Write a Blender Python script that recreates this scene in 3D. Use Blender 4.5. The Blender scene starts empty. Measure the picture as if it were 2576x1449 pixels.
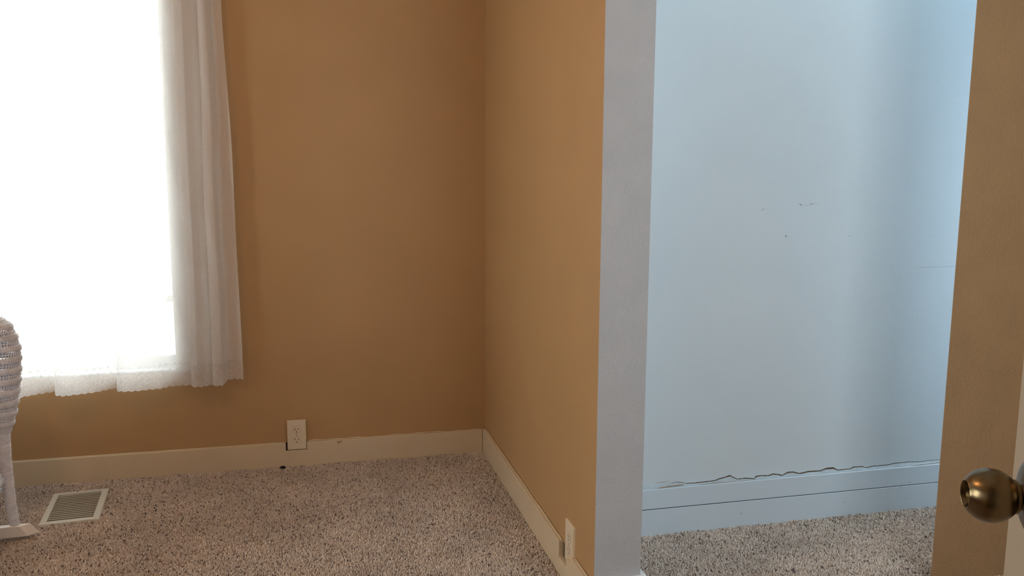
import bpy, math, random
import numpy as np
from mathutils import Vector, Matrix

random.seed(4); rng = np.random.default_rng(4)
S = bpy.context.scene
COL = S.collection
PI = math.pi

# ------------------------------------------------------------------ camera
cam_d = bpy.data.cameras.new('camera'); cam = bpy.data.objects.new('camera', cam_d); COL.objects.link(cam)
f_ = Vector((0.233516, 0.961078, -0.147650)); r_ = Vector((0.971895, -0.235360, 0.005105)); u_ = Vector((0.029845, 0.144692, 0.989027))
cam.matrix_world = Matrix(((r_.x, u_.x, -f_.x, 0), (r_.y, u_.y, -f_.y, 0), (r_.z, u_.z, -f_.z, 1.22), (0, 0, 0, 1)))
cam_d.sensor_width = 36; cam_d.lens = 36 * 2201.7 / 2576; cam_d.clip_start = 0.02
S.camera = cam

# ------------------------------------------------------------------ world, lights, exposure
WORLD = 11.5
w = bpy.data.worlds.new('world'); S.world = w; w.use_nodes = True
bg = w.node_tree.nodes['Background']
bg.inputs[0].default_value = (0.94, 0.985, 1.0, 1); bg.inputs[1].default_value = WORLD


def area(name, loc, direction, sx, sy, power, color, portal=False, spread=None):
    l = bpy.data.lights.new(name, 'AREA'); l.shape = 'RECTANGLE'; l.size = sx; l.size_y = sy
    l.energy = power; l.color = color
    if portal: l.cycles.is_portal = True
    if spread: l.spread = spread
    o = bpy.data.objects.new(name, l); COL.objects.link(o); o.location = loc
    o.rotation_euler = Vector(direction).to_track_quat('-Z', 'Y').to_euler()
    return o


area('window_portal_back', (-1.13, 3.62, 1.25), (0, -1, 0), 1.33, 1.5, 1, (1, 1, 1), portal=True)
area('added_portal_left', (-2.62, 1.2, 1.45), (1, 0, 0), 1.2, 1.3, 1, (1, 1, 1), portal=True)  # portal of the unseen window added for cool side light
area('front_fill_light', (1.25, -0.12, 1.45), (0, 1, 0), 0.86, 1.16, 22.0, (0.83, 0.935, 1.0))  # unseen front fill, added behind an invented wall opening
area('closet_fill_light', (1.65, 2.27, 2.405), (0, 0, -1), 1.3, 0.10, 4.5, (0.60, 0.85, 1.0))  # fill light added to brighten the closet from above
area('fill_portal_closet', (3.35, 2.3, 1.08), (-1, 0, 0), 0.40, 1.05, 1, (1, 1, 1), portal=True)  # sky fill through an opening added in the closet end wall
lp = bpy.data.lights.new('ceiling_bulb', 'POINT'); lp.energy = 17.0; lp.color = (1.0, 0.54, 0.25); lp.shadow_soft_size = 0.08
lo = bpy.data.objects.new('ceiling_bulb', lp); COL.objects.link(lo); lo.location = (-0.75, 1.5, 2.22)

S.view_settings.view_transform = 'Standard'; S.view_settings.look = 'None'
S.view_settings.exposure = 0.0; S.view_settings.gamma = 1.0; S.view_settings.use_curve_mapping = False
S.cycles.max_bounces = 10; S.cycles.diffuse_bounces = 6; S.cycles.transparent_max_bounces = 16
S.cycles.transmission_bounces = 6; S.cycles.sample_clamp_indirect = 6.0; S.cycles.use_denoising = True


# ------------------------------------------------------------------ materials
class NT:
    def __init__(s, name):
        s.m = bpy.data.materials.new(name); s.m.use_nodes = True; s.t = s.m.node_tree
        s.b = s.t.nodes['Principled BSDF']; s.out = s.t.nodes['Material Output']

    def n(s, typ, **kw):
        nd = s.t.nodes.new(typ)
        for k, v in kw.items(): setattr(nd, k, v)
        return nd

    def l(s, a, b): s.t.links.new(a, b)


def rgb(c): return (c[0], c[1], c[2], 1)


def paint(name, col, rough=0.6, bump=0.15, scale=180, var=0.04, spec=0.3, big=None, specks=None, detail=3, dist=0.001):
    """painted surface: noise relief, slight tone variation, optional specks of dirt"""
    k = NT(name); b = k.b
    tc = k.n('ShaderNodeTexCoord')
    n1 = k.n('ShaderNodeTexNoise'); n1.inputs['Scale'].default_value = scale; n1.inputs['Detail'].default_value = detail
    k.l(tc.outputs['Object'], n1.inputs['Vector'])
    bp = k.n('ShaderNodeBump'); bp.inputs['Strength'].default_value = bump; bp.inputs['Distance'].default_value = dist
    k.l(n1.outputs['Fac'], bp.inputs['Height']); k.l(bp.outputs[0], b.inputs['Normal'])
    n2 = k.n('ShaderNodeTexNoise'); n2.inputs['Scale'].default_value = big or 3.0; n2.inputs['Detail'].default_value = 4
    k.l(tc.outputs['Object'], n2.inputs['Vector'])
    mr = k.n('ShaderNodeMapRange'); mr.inputs['From Min'].default_value = 0.3; mr.inputs['From Max'].default_value = 0.7
    mr.inputs['To Min'].default_value = 1 - var; mr.inputs['To Max'].default_value = 1 + var
    k.l(n2.outputs['Fac'], mr.inputs['Value'])
    mx = k.n('ShaderNodeVectorMath', operation='SCALE'); mx.inputs[0].default_value = col[:3]
    k.l(mr.outputs[0], mx.inputs['Scale'])
    out = mx.outputs[0]
    if specks:
        v = k.n('ShaderNodeTexVoronoi'); v.inputs['Scale'].default_value = specks[0]
        k.l(tc.outputs['Object'], v.inputs['Vector'])
        lt = k.n('ShaderNodeMath', operation='LESS_THAN'); lt.inputs[1].default_value = specks[1]
        k.l(v.outputs['Distance'], lt.inputs[0])
        m2 = k.n('ShaderNodeMix', data_type='RGBA'); m2.inputs['B'].default_value = rgb([c * 0.45 for c in col])
        k.l(lt.outputs[0], m2.inputs['Factor']); k.l(out, m2.inputs['A']); out = m2.outputs['Result']
    k.l(out, b.inputs['Base Color'])
    b.inputs['Roughness'].default_value = rough; b.inputs['Specular IOR Level'].default_value = spec
    return k.m


M = {}
M['beige'] = paint('beige_wall_paint', (0.44, 0.270, 0.126), rough=0.5, bump=0.25, scale=220, var=0.03)
M['beige_rough'] = paint('beige_textured_paint', (0.37, 0.232, 0.118), rough=0.7, bump=0.8, scale=140, var=0.05, big=9, specks=(9, 0.022), dist=0.0022)
M['grey_rough'] = paint('grey_textured_paint', (0.455, 0.465, 0.485), rough=0.7, bump=0.65, scale=150, var=0.03, big=12, dist=0.0022)
M['pale'] = paint('pale_blue_wall_paint', (0.66, 0.745, 0.80), rough=0.5, bump=0.25, scale=200, var=0.02)
M['pale_board'] = paint('pale_blue_board_paint', (0.65, 0.755, 0.84), rough=0.35, bump=0.12, scale=60, var=0.03, spec=0.45)
M['trim'] = paint('cream_baseboard_paint', (0.63, 0.51, 0.35), rough=0.4, bump=0.15, scale=70, var=0.04, big=6, spec=0.4)
M['trim_white'] = paint('white_trim_paint', (0.72, 0.74, 0.74), rough=0.4, bump=0.1, scale=60, var=0.02)
M['ceiling'] = paint('white_ceiling_paint', (0.74, 0.72, 0.68), rough=0.9, bump=0.6, scale=60)
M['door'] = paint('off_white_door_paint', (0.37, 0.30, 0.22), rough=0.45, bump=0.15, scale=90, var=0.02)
M['plastic'] = paint('ivory_plastic', (0.72, 0.60, 0.44), rough=0.3, bump=0.03, scale=40, var=0.01, spec=0.5)
M['dark'] = paint('dark_slot', (0.03, 0.022, 0.018), rough=0.9, bump=0.1)
M['groove'] = paint('plastic_shadow_line', (0.42, 0.33, 0.22), rough=0.5, bump=0.05)
M['hole'] = paint('recess_shadow_brown', (0.16, 0.11, 0.07), rough=0.9, bump=0.2)
M['plaster_gap'] = paint('exposed_plaster', (0.12, 0.085, 0.05), rough=0.95, bump=0.8, scale=300, var=0.4, big=120)
M['caulk'] = paint('pale_flaking_caulk', (0.47, 0.54, 0.58), rough=0.8, bump=0.6, scale=150, var=0.1, big=40)
M['stain'] = paint('brown_smudge', (0.42, 0.29, 0.17), rough=0.7, bump=0.1)
M['scuff'] = paint('grey_scuff', (0.26, 0.27, 0.27), rough=0.8, bump=0.2)
M['vent_white'] = paint('cream_enamel', (0.62, 0.62, 0.55), rough=0.35, bump=0.05, scale=50, var=0.03, spec=0.5)
M['vent_slat'] = paint('grey_enamel', (0.44, 0.41, 0.33), rough=0.4, bump=0.05, scale=50, var=0.05, spec=0.5)
M['wicker'] = paint('white_painted_wicker', (0.80, 0.83, 0.92), rough=0.45, bump=0.5, scale=260, var=0.10, big=40, spec=0.4, dist=0.0006)
M['runner'] = paint('white_worn_runner', (0.82, 0.79, 0.75), rough=0.5, bump=0.2, scale=90, var=0.05, specks=(60, 0.03))
M['grass'] = paint('pale_concrete', (0.62, 0.61, 0.58), rough=1, bump=1, scale=8, var=0.1)  # pale ground so more sky light bounces in at the windows
M['rubber'] = paint('black_rubber', (0.012, 0.011, 0.014), rough=0.6, bump=0.2)


def brass():
    k = NT('antique_brass'); b = k.b
    b.inputs['Metallic'].default_value = 1.0; b.inputs['Roughness'].default_value = 0.27
    tc = k.n('ShaderNodeTexCoord'); n1 = k.n('ShaderNodeTexNoise'); n1.inputs['Scale'].default_value = 45; n1.inputs['Detail'].default_value = 5
    k.l(tc.outputs['Object'], n1.inputs['Vector'])
    cr = k.n('ShaderNodeValToRGB'); cr.color_ramp.elements[0].color = (0.15, 0.105, 0.055, 1); cr.color_ramp.elements[1].color = (0.27, 0.20, 0.11, 1)
    cr.color_ramp.elements[0].position = 0.35; cr.color_ramp.elements[1].position = 0.7
    k.l(n1.outputs['Fac'], cr.inputs['Fac']); k.l(cr.outputs[0], b.inputs['Base Color'])
    b.inputs['Anisotropic'].default_value = 0.5
    return k.m


M['brass'] = brass()
k = NT('dark_bronze'); k.b.inputs['Metallic'].default_value = 1; k.b.inputs['Roughness'].default_value = 0.3
k.b.inputs['Base Color'].default_value = (0.17, 0.12, 0.08, 1); M['bronze'] = k.m
k = NT('steel_screw'); k.b.inputs['Metallic'].default_value = 1; k.b.inputs['Roughness'].default_value = 0.4
k.b.inputs['Base Color'].default_value = (0.5, 0.42, 0.33, 1); M['screw'] = k.m


def glass_mat():
    k = NT('window_glass'); t = k.n('ShaderNodeBsdfTransparent'); t.inputs[0].default_value = (0.95, 0.97, 0.96, 1)
    g = k.n('ShaderNodeBsdfGlossy'); g.inputs['Roughness'].default_value = 0.02
    fr = k.n('ShaderNodeFresnel'); fr.inputs[0].default_value = 1.45
    mx = k.n('ShaderNodeMixShader'); k.l(fr.outputs[0], mx.inputs[0]); k.l(t.outputs[0], mx.inputs[1]); k.l(g.outputs[0], mx.inputs[2])
    k.l(mx.outputs[0], k.out.inputs['Surface']); return k.m


M['glass'] = glass_mat()


def curtain_mat(lace):
    """sheer woven cloth: part of the light goes straight through the weave, part is scattered"""
    k = NT('sheer_lace_hem' if lace else 'sheer_white_voile')
    uv = k.n('ShaderNodeUVMap'); uv.uv_map = 'UVMap'
    tr = k.n('ShaderNodeBsdfTransparent'); tr.inputs[0].default_value = (1, 1, 1, 1)
    tl = k.n('ShaderNodeBsdfTranslucent'); tl.inputs[0].default_value = (0.92, 0.92, 0.92, 1)
    df = k.n('ShaderNodeBsdfDiffuse'); df.inputs[0].default_value = (0.90, 0.89, 0.88, 1)
    m1 = k.n('ShaderNodeMixShader'); m1.inputs[0].default_value = 0.42
    k.l(df.outputs[0], m1.inputs[1]); k.l(tl.outputs[0], m1.inputs[2])
    # facing: the cloth looks denser where it is seen edge on
    lw = k.n('ShaderNodeLayerWeight'); lw.inputs['Blend'].default_value = 0.45
    a = k.n('ShaderNodeMapRange'); a.inputs['To Min'].default_value = 0.74; a.inputs['To Max'].default_value = 0.97
    k.l(lw.outputs['Facing'], a.inputs['Value'])
    fac = a.outputs[0]
    mp = k.n('ShaderNodeMapping'); k.l(uv.outputs[0], mp.inputs[0])
    if lace:
        # net with embroidered flowers (uv in metres)
        vo = k.n('ShaderNodeTexVoronoi'); vo.inputs['Scale'].default_value = 170; k.l(mp.outputs[0], vo.inputs['Vector'])
        g1 = k.n('ShaderNodeMapRange'); g1.inputs['From Min'].default_value = 0.15; g1.inputs['From Max'].default_value = 0.5
        g1.inputs['To Min'].default_value = 0.08; g1.inputs['To Max'].default_value = -0.12; k.l(vo.outputs['Distance'], g1.inputs['Value'])
        ad = k.n('ShaderNodeMath', operation='ADD'); k.l(fac, ad.inputs[0]); k.l(g1.outputs[0], ad.inputs[1]); ad.use_clamp = True
        fac = ad.outputs[0]
    else:
        # rows of small eyelets, staggered
        mp.inputs['Scale'].default_value = (1 / 0.021, 1 / 0.03, 1)
        sx = k.n('ShaderNodeSeparateXYZ'); k.l(mp.outputs[0], sx.inputs[0])
        fy = k.n('ShaderNodeMath', operation='FLOOR'); k.l(sx.outputs[1], fy.inputs[0])
        hf = k.n('ShaderNodeMath', operation='MULTIPLY'); hf.inputs[1].default_value = 0.5; k.l(fy.outputs[0], hf.inputs[0])
        ax = k.n('ShaderNodeMath', operation='ADD'); k.l(sx.outputs[0], ax.inputs[0]); k.l(hf.outputs[0], ax.inputs[1])
        fx = k.n('ShaderNodeMath', operation='FRACT'); k.l(ax.outputs[0], fx.inputs[0])
        f2 = k.n('ShaderNodeMath', operation='FRACT'); k.l(sx.outputs[1], f2.inputs[0])
        cb = k.n('ShaderNodeCombineXYZ'); k.l(fx.outputs[0], cb.inputs[0]); k.l(f2.outputs[0], cb.inputs[1])
        sb = k.n('ShaderNodeVectorMath', operation='SUBTRACT'); sb.inputs[1].default_value = (0.5, 0.5, 0); k.l(cb.outputs[0], sb.inputs[0])
        ml = k.n('ShaderNodeVectorMath', operation='MULTIPLY'); ml.inputs[1].default_value = (0.021, 0.03, 0); k.l(sb.outputs[0], ml.inputs[0])
        ln = k.n('ShaderNodeVectorMath', operation='LENGTH'); k.l(ml.outputs[0], ln.inputs[0])
        lt = k.n('ShaderNodeMath', operation='LESS_THAN'); lt.inputs[1].default_value = 0.0017; k.l(ln.outputs['Value'], lt.inputs[0])
        dk = k.n('ShaderNodeMix', data_type='RGBA'); dk.inputs['A'].default_value = (0.90, 0.89, 0.88, 1); dk.inputs['B'].default_value = (0.60, 0.59, 0.58, 1)
        k.l(lt.outputs[0], dk.inputs['Factor']); k.l(dk.outputs['Result'], df.inputs[0]); k.l(dk.outputs['Result'], tl.inputs[0])
        mxm = k.n('ShaderNodeMath', operation='MAXIMUM'); k.l(fac, mxm.inputs[0]); k.l(lt.outputs[0], mxm.inputs[1]); fac = mxm.outputs[0]
    m2 = k.n('ShaderNodeMixShader'); k.l(fac, m2.inputs[0]); k.l(tr.outputs[0], m2.inputs[1]); k.l(m1.outputs[0], m2.inputs[2])
    k.l(m2.outputs[0], k.out.inputs['Surface'])
    return k.m


M['voile'] = curtain_mat(False); M['lace'] = curtain_mat(True)


def carpet_mat():
    k = NT('speckled_carpet'); b = k.b
    at = k.n('ShaderNodeAttribute'); at.attribute_name = 'tuft'
    cr = k.n('ShaderNodeValToRGB'); cr.color_ramp.interpolation = 'CONSTANT'
    e = cr.color_ramp.elements
    stops = [(0.0, (0.15, 0.12, 0.12)), (0.035, (0.31, 0.24, 0.20)), (0.08, (0.45, 0.34, 0.26)), (0.14, (0.55, 0.455, 0.385)),
             (0.45, (0.62, 0.525, 0.45)), (0.75, (0.68, 0.585, 0.505)), (0.95, (0.78, 0.70, 0.62))]
    e[0].position = stops[0][0]; e[0].color = rgb(stops[0][1]); e[1].position = stops[1][0]; e[1].color = rgb(stops[1][1])
    for p, c in stops[2:]:
        q = e.new(p); q.color = rgb(c)
    k.l(at.outputs['Fac'], cr.inputs['Fac'])
    tc = k.n('ShaderNodeTexCoord'); n = k.n('ShaderNodeTexNoise'); n.inputs['Scale'].default_value = 5; n.inputs['Detail'].default_value = 5
    k.l(tc.outputs['Object'], n.inputs['Vector'])
    mr = k.n('ShaderNodeMapRange'); mr.inputs['From Min'].default_value = 0.3; mr.inputs['From Max'].default_value = 0.7
    mr.inputs['To Min'].default_value = 0.86; mr.inputs['To Max'].default_value = 1.08; k.l(n.outputs['Fac'], mr.inputs['Value'])
    mx = k.n('ShaderNodeVectorMath', operation='SCALE'); k.l(cr.outputs[0], mx.inputs[0]); k.l(mr.outputs[0], mx.inputs['Scale'])
    k.l(mx.outputs[0], b.inputs['Base Color']); b.inputs['Roughness'].default_value = 0.95; b.inputs['Specular IOR Level'].default_value = 0.1
    return k.m


M['carpet'] = carpet_mat()
M['carpet_base'] = paint('carpet_backing', (0.34, 0.27, 0.23), rough=1, bump=1, scale=180, var=0.2, big=120, spec=0.05, dist=0.004)


# ------------------------------------------------------------------ mesh helpers
class MB:
    def __init__(s): s.v = []; s.f = []; s.mi = []

    def add(s, vs, fs, mi=0):
        o = len(s.v); s.v += [tuple(p) for p in vs]; s.f += [tuple(i + o for i in f) for f in fs]; s.mi += [mi] * len(fs)

    def box(s, a, b, mi=0, M4=None):
        x0, y0, z0 = a; x1, y1, z1 = b
        vs = [Vector(p) for p in ((x0, y0, z0), (x1, y0, z0), (x1, y1, z0), (x0, y1, z0), (x0, y0, z1), (x1, y0, z1), (x1, y1, z1), (x0, y1, z1))]
        if M4: vs = [M4 @ p for p in vs]
        s.add(vs, [(0, 3, 2, 1), (4, 5, 6, 7), (0, 1, 5, 4), (1, 2, 6, 5), (2, 3, 7, 6), (3, 0, 4, 7)], mi)

    def prism(s, poly, fn, mi=0):
        """poly: 2D outline, fn(u,v,k) -> 3D for k = 0 (one side) / 1 (other side)"""
        n = len(poly)
        vs = [fn(u, v, 0) for u, v in poly] + [fn(u, v, 1) for u, v in poly]
        s.add(vs, [tuple(range(n))[::-1], tuple(range(n, 2 * n))] + [(i, (i + 1) % n, (i + 1) % n + n, i + n) for i in range(n)], mi)

    def tube(s, pts, rad, sides=6, cap=True, mi=0):
        pts = [Vector(p) for p in pts]; n = len(pts)
        rads = rad if hasattr(rad, '__len__') else [rad] * n
        up = Vector((0, 0, 1)); vs = []
        closed = (pts[0] - pts[-1]).length < 1e-7
        for i, p in enumerate(pts):
            if closed: t = pts[(i + 1) % (n - 1)] - pts[(i - 1) % (n - 1)]
            else: t = pts[min(i + 1, n - 1)] - pts[max(i - 1, 0)]
            t.normalize()
            a = t.cross(up) if abs(t.dot(up)) < 0.95 else t.cross(Vector((0, 1, 0)))
            a.normalize(); b = a.cross(t)
            for k in range(sides):
                an = 2 * PI * k / sides
                vs.append(p + (a * math.cos(an) + b * math.sin(an)) * rads[i])
        fs = [(i * sides + k, i * sides + (k + 1) % sides, (i + 1) * sides + (k + 1) % sides, (i + 1) * sides + k) for i in range(n - 1) for k in range(sides)]
        if cap and not closed: fs += [tuple(range(sides))[::-1], tuple(range((n - 1) * sides, n * sides))]
        s.add(vs, fs, mi)

    def lathe(s, prof, O, ax, seg=32, mi=0):
        """prof: (distance along axis, radius)"""
        O = Vector(O); ax = Vector(ax).normalized(); a = ax.orthogonal().normalized(); b = ax.cross(a)
        vs = []; 
        for d, r in prof:
            for k in range(seg):
                an = 2 * PI * k / seg; vs.append(O + ax * d + (a * math.cos(an) + b * math.sin(an)) * max(r, 1e-5))
        n = len(prof)
        fs = [(i * seg + k, (i + 1) * seg + k, (i + 1) * seg + (k + 1) % seg, i * seg + (k + 1) % seg) for i in range(n - 1) for k in range(seg)]
        fs += [tuple(range(seg)), tuple(range((n - 1) * seg, n * seg))[::-1]]
        s.add(vs, fs, mi)

    def build(s, name, mats, parent=None, smooth=False, bevel=0, seg=2):
        mats = mats if isinstance(mats, (list, tuple)) else [mats]
        me = bpy.data.meshes.new(name)
        off = world_loc(parent) if parent else Vector()
        me.from_pydata([(p[0] - off.x, p[1] - off.y, p[2] - off.z) for p in s.v], [], s.f)
        for m in mats: me.materials.append(M[m])
        me.polygons.foreach_set('material_index', s.mi)
        if smooth: me.polygons.foreach_set('use_smooth', [True] * len(me.polygons))
        me.update()
        o = bpy.data.objects.new(name, me); COL.objects.link(o)
        if parent: o.parent = parent
        if bevel:
            b = o.modifiers.new('bevel', 'BEVEL'); b.width = bevel; b.segments = seg; b.limit_method = 'ANGLE'; b.angle_limit = 0.6
        return o


def world_loc(o):
    v = Vector()
    while o: v += o.location; o = o.parent
    return v


def thing(name, loc, label, cat, group=None):
    o = bpy.data.objects.new(name, None); COL.objects.link(o); o.location = loc; o.empty_display_size = 0.05
    o['label'] = label; o['category'] = cat
    if group: o['group'] = group
    return o


def tag(o, label=None, cat=None, group=None, kind=None):
    if label: o['label'] = label
    if cat: o['category'] = cat
    if group: o['group'] = group
    if kind: o['kind'] = kind
    return o


def struct(mb, name, mats, label, parent=None, cat=None, **kw):
    o = mb.build(name, mats, parent, **kw)
    if not parent:
        o['kind'] = 'structure'; o['label'] = label; o['category'] = cat or name.split('_')[0]
    elif label: o['label'] = label
    return o


CEIL = 2.44
YB = 3.45      # back wall plane
XS = 0.727     # partition, room side
XC = 0.857     # partition, closet side
YC = 2.058     # partition end face
YK = 2.53      # closet back wall plane
YJ = 2.02      # right jamb plane
XJ = 1.7365    # right jamb edge

# ------------------------------------------------------------------ setting
m = MB(); m.box((-2.72, -1.4, -0.1), (3.4, 3.6, 0.0))
floor = struct(m, 'floor', 'carpet_base', 'beige speckled wall to wall carpet floor of room and closet', cat='floor')
m = MB(); m.box((-2.72, -1.4, CEIL), (3.4, 3.6, CEIL + 0.1)); struct(m, 'ceiling', 'ceiling', 'white textured ceiling over the room')
# back wall with window opening
WX0, WX1, WZ0, WZ1 = -1.80, -0.465, 0.41, 2.0
m = MB(); T = 0.16
m.box((-2.6, YB, 0), (WX0, YB + T, CEIL)); m.box((WX1, YB, 0), (XS + 0.05, YB + T, CEIL))
m.box((WX0, YB, 0), (WX1, YB + T, WZ0)); m.box((WX0, YB, WZ1), (WX1, YB + T, CEIL))
wall_back = struct(m, 'wall_back', 'beige', 'beige painted back wall with the curtained window', cat='wall')
# partition wall: beige on the room side, grey textured end, pale on the closet side
m = MB()
P = [(XS, YB), (XS, YC), (XC, YC), (XC, YB)]
vs = [(x, y, 0) for x, y in P] + [(x, y, CEIL) for x, y in P]
m.add(vs, [(0, 1, 5, 4)], 0); m.add(vs, [(1, 2, 6, 5)], 1); m.add(vs, [(2, 3, 7, 6), (3, 0, 4, 7), (0, 3, 2, 1), (4, 5, 6, 7)], 2)
wall_part = struct(m, 'wall_partition', ['beige', 'grey_rough', 'pale'], 'partition wall, beige on the room side, with grey textured end face', cat='wall', bevel=0)
m = MB(); m.box((XC, YK, 0), (3.3, YK + 0.12, CEIL))
wall_closet = struct(m, 'wall_closet', 'pale', 'pale blue closet back wall with scuffs and a cracked bottom edge', cat='wall')
m = MB(); m.prism([(XJ, YJ), (2.4, YJ), (2.4, YJ + 0.1), (XJ + 0.115, YJ + 0.1)], lambda u, v, k_: (u, v, CEIL * k_))
wall_jamb = struct(m, 'wall_jamb', 'beige_rough', 'beige textured wall strip right of the closet opening', cat='wall', bevel=0.002, seg=2)
m = MB(); m.box((XC, YC + 0.001, 2.15), (XJ + 0.06, YC + 0.06, CEIL)); struct(m, 'wall_header', 'beige_rough', 'beige wall above the closet opening', cat='wall')
m = MB(); m.box((2.4, -1.3, 0), (2.5, YC, CEIL)); m.box((2.5, 1.97, 0), (3.4, YC, CEIL)); struct(m, 'wall_right', 'beige', 'beige right wall of room', cat='wall')
m = MB(); m.box((XJ + 0.25, YC + 0.062, 0), (3.3, YC + 0.08, CEIL))  # unseen lining, added pale so the closet gets no warm bounce
m.box((3.3, YC, 0), (3.4, 2.10, CEIL)); m.box((3.3, 2.50, 0), (3.4, YK + 0.12, CEIL)); m.box((3.3, 2.10, 0), (3.4, 2.50, 0.55)); m.box((3.3, 2.10, 1.60), (3.4, 2.50, CEIL));  # end wall opening made up to light the closet from the side
struct(m, 'wall_closet_side', 'pale', 'unseen pale closet walls with an opening added to let light in', cat='wall')
LY0, LY1, LZ0, LZ1 = 0.6, 1.8, 0.8, 2.1
m = MB()
m.box((-2.72, -0.16, 0), (-2.6, LY0, CEIL)); m.box((-2.72, LY1, 0), (-2.6, YB + T, CEIL))
m.box((-2.72, LY0, 0), (-2.6, LY1, LZ0)); m.box((-2.72, LY0, LZ1), (-2.6, LY1, CEIL))
struct(m, 'wall_left', 'beige', 'beige left wall of room with an added second window', cat='wall')
m = MB()
m.box((-2.6, -0.16, 0), (-0.42, -0.03, CEIL)); m.box((0.42, -0.16, 0), (0.8, -0.03, CEIL)); m.box((-0.42, -0.16, 2.06), (0.42, -0.03, CEIL))
m.box((1.7, -0.16, 0), (2.4, -0.03, CEIL)); m.box((0.8, -0.16, 0), (1.7, -0.03, 0.85)); m.box((0.8, -0.16, 2.05), (1.7, -0.03, CEIL))  # opening made up for the front fill light
struct(m, 'wall_front', 'beige', 'beige wall around the doorway behind the camera', cat='wall')
m = MB(); m.box((-2.6, -1.4, 0), (2.4, -1.3, CEIL)); m.box((-2.7, -1.4, 0), (-2.6, -0.16, CEIL))
struct(m, 'wall_hall', 'trim_white', 'white hall wall beyond the doorway', cat='wall')
m = MB(); m.box((-14, 3.7, -0.6), (10, 20, -0.5)); m.box((-20, -6, -0.6), (-2.8, 3.7, -0.5))
struct(m, 'ground', 'grass', 'pale concrete outside the windows', cat='ground')


m = MB(); m.box((0.98, 2.21, 2.408), (2.32, 2.33, CEIL)); tag(m.build('fill_tube_lamp', 'trim_white', bevel=0.004), 'made-up tube lamp over the closet fill light, above the view', 'lamp')  # unseen fitting made up to carry the closet fill light
# window frames
def window(name, x0, x1, z0, z1, along, at, label, rails):
    w = thing(name, ((x0 + x1) / 2, at, z0) if along == 'x' else (at, (x0 + x1) / 2, z0), label, 'window'); w['kind'] = 'structure'
    def bx(mb, a0, a1, d0, d1, c0, c1):
        if along == 'x': mb.box((a0, at + d0, c0), (a1, at + d1, c1))
        else: mb.box((at - d1, a0, c0), (at - d0, a1, c1))
    fr = MB(); t = 0.035
    bx(fr, x0, x0 + t, 0, .05, z0, z1); bx(fr, x1 - t * 0.5, x1, 0, .05, z0, z1); bx(fr, x0 + t, x1 - t * 0.5, 0, .05, z1 - t, z1); bx(fr, x0 + t, x1 - t * 0.5, 0, .05, z0, z0 + 0.045)
    fr.build('frame', 'trim_white', w, bevel=0.002)
    for r in rails:
        mb = MB(); bx(mb, x0 + t, x1 - t * 0.5, .004, .046, r - 0.013, r + 0.013); mb.build('rail', 'trim_white', w, bevel=0.002)
    for (a, b) in ((z0 + 0.045, rails[0] - 0.013), (rails[0] + 0.013, z1 - t)):
        mb = MB(); bx(mb, x0 + t, x1 - t * 0.5, .022, .026, a, b); mb.build('pane', 'glass', w)
    return w


win = window('window_1', WX0, WX1, WZ0, WZ1, 'x', YB + 0.085, 'bright window behind the white sheer curtain', [0.675])
m = MB(); m.box((WX0, YB - 0.003, WZ0), (WX1, YB + 0.085, WZ0 + 0.008)); m.build('window_sill', 'trim_white', win, bevel=0.002)
m = MB(); m.box((WX1, YB - 0.016, WZ0), (WX1 + 0.075, YB, WZ1 + 0.07)); m.box((WX0 - 0.075, YB - 0.016, WZ0), (WX0, YB, WZ1 + 0.07)); m.box((WX0, YB - 0.016, WZ1), (WX1, YB, WZ1 + 0.07)); m.build('casing', 'trim_white', win, bevel=0.002)
m = MB(); m.box((WX1 - 0.006, YB - 0.004, WZ0), (WX1 + 0.0, YB + 0.085, WZ1)); m.box((WX0, YB - 0.004, WZ0), (WX0 + 0.006, YB + 0.085, WZ1)); m.build('jamb_lining', 'trim_white', win)
window('added_window', LY0, LY1, LZ0, LZ1, 'y', -2.6, 'unseen window added in the left wall for side light', [1.45])  # added as a second cool source for the partition wall

# ------------------------------------------------------------------ baseboards
BH = 0.100
# back baseboard with a notch for the outlet
m = MB()
poly = [(-2.6, 0), (XS - 0.015, 0), (XS - 0.015, BH), (0.0018, BH), (0.0018, 0.0695), (-0.0795, 0.0695), (-0.0795, BH), (-2.6, BH)]
m.prism(poly, lambda u, v, k_: (u, YB - 0.0145 * (1 - k_), v))
bb = struct(m, 'baseboard_back', 'trim', 'cream baseboard along the back wall', cat='baseboard', bevel=0.0018)
# bead of paint along the top
m = MB(); pts = [(x, YB - 0.004, BH + 0.0015 + 0.0012 * math.sin(x * 17) + 0.001 * math.sin(x * 41)) for x in np.linspace(0.006, XS - 0.018, 60)]
m.tube(pts, [0.0022 + 0.001 * math.sin(i * 0.9) for i in range(60)], 5); m.build('paint_bead', 'trim', bb, smooth=True)
m = MB(); m.tube([(x, YB - 0.004, BH + 0.001) for x in np.linspace(-2.5, -0.083, 50)], 0.0024, 5); m.build('paint_bead', 'trim', bb, smooth=True)
m = MB(); m.lathe([(0, 0.0), (0.0002, 0.006), (0.0004, 0.0)], (0.124, YB - 0.0145, 0.091), (0, -1, 0), 14)
m.add([(0.118, YB - 0.0148, 0.096), (0.139, YB - 0.0148, 0.0975), (0.140, YB - 0.0148, 0.0915), (0.126, YB - 0.0148, 0.084), (0.119, YB - 0.0148, 0.087)], [(0, 4, 3, 2, 1)])
m.build('smudge', 'stain', bb)
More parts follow.
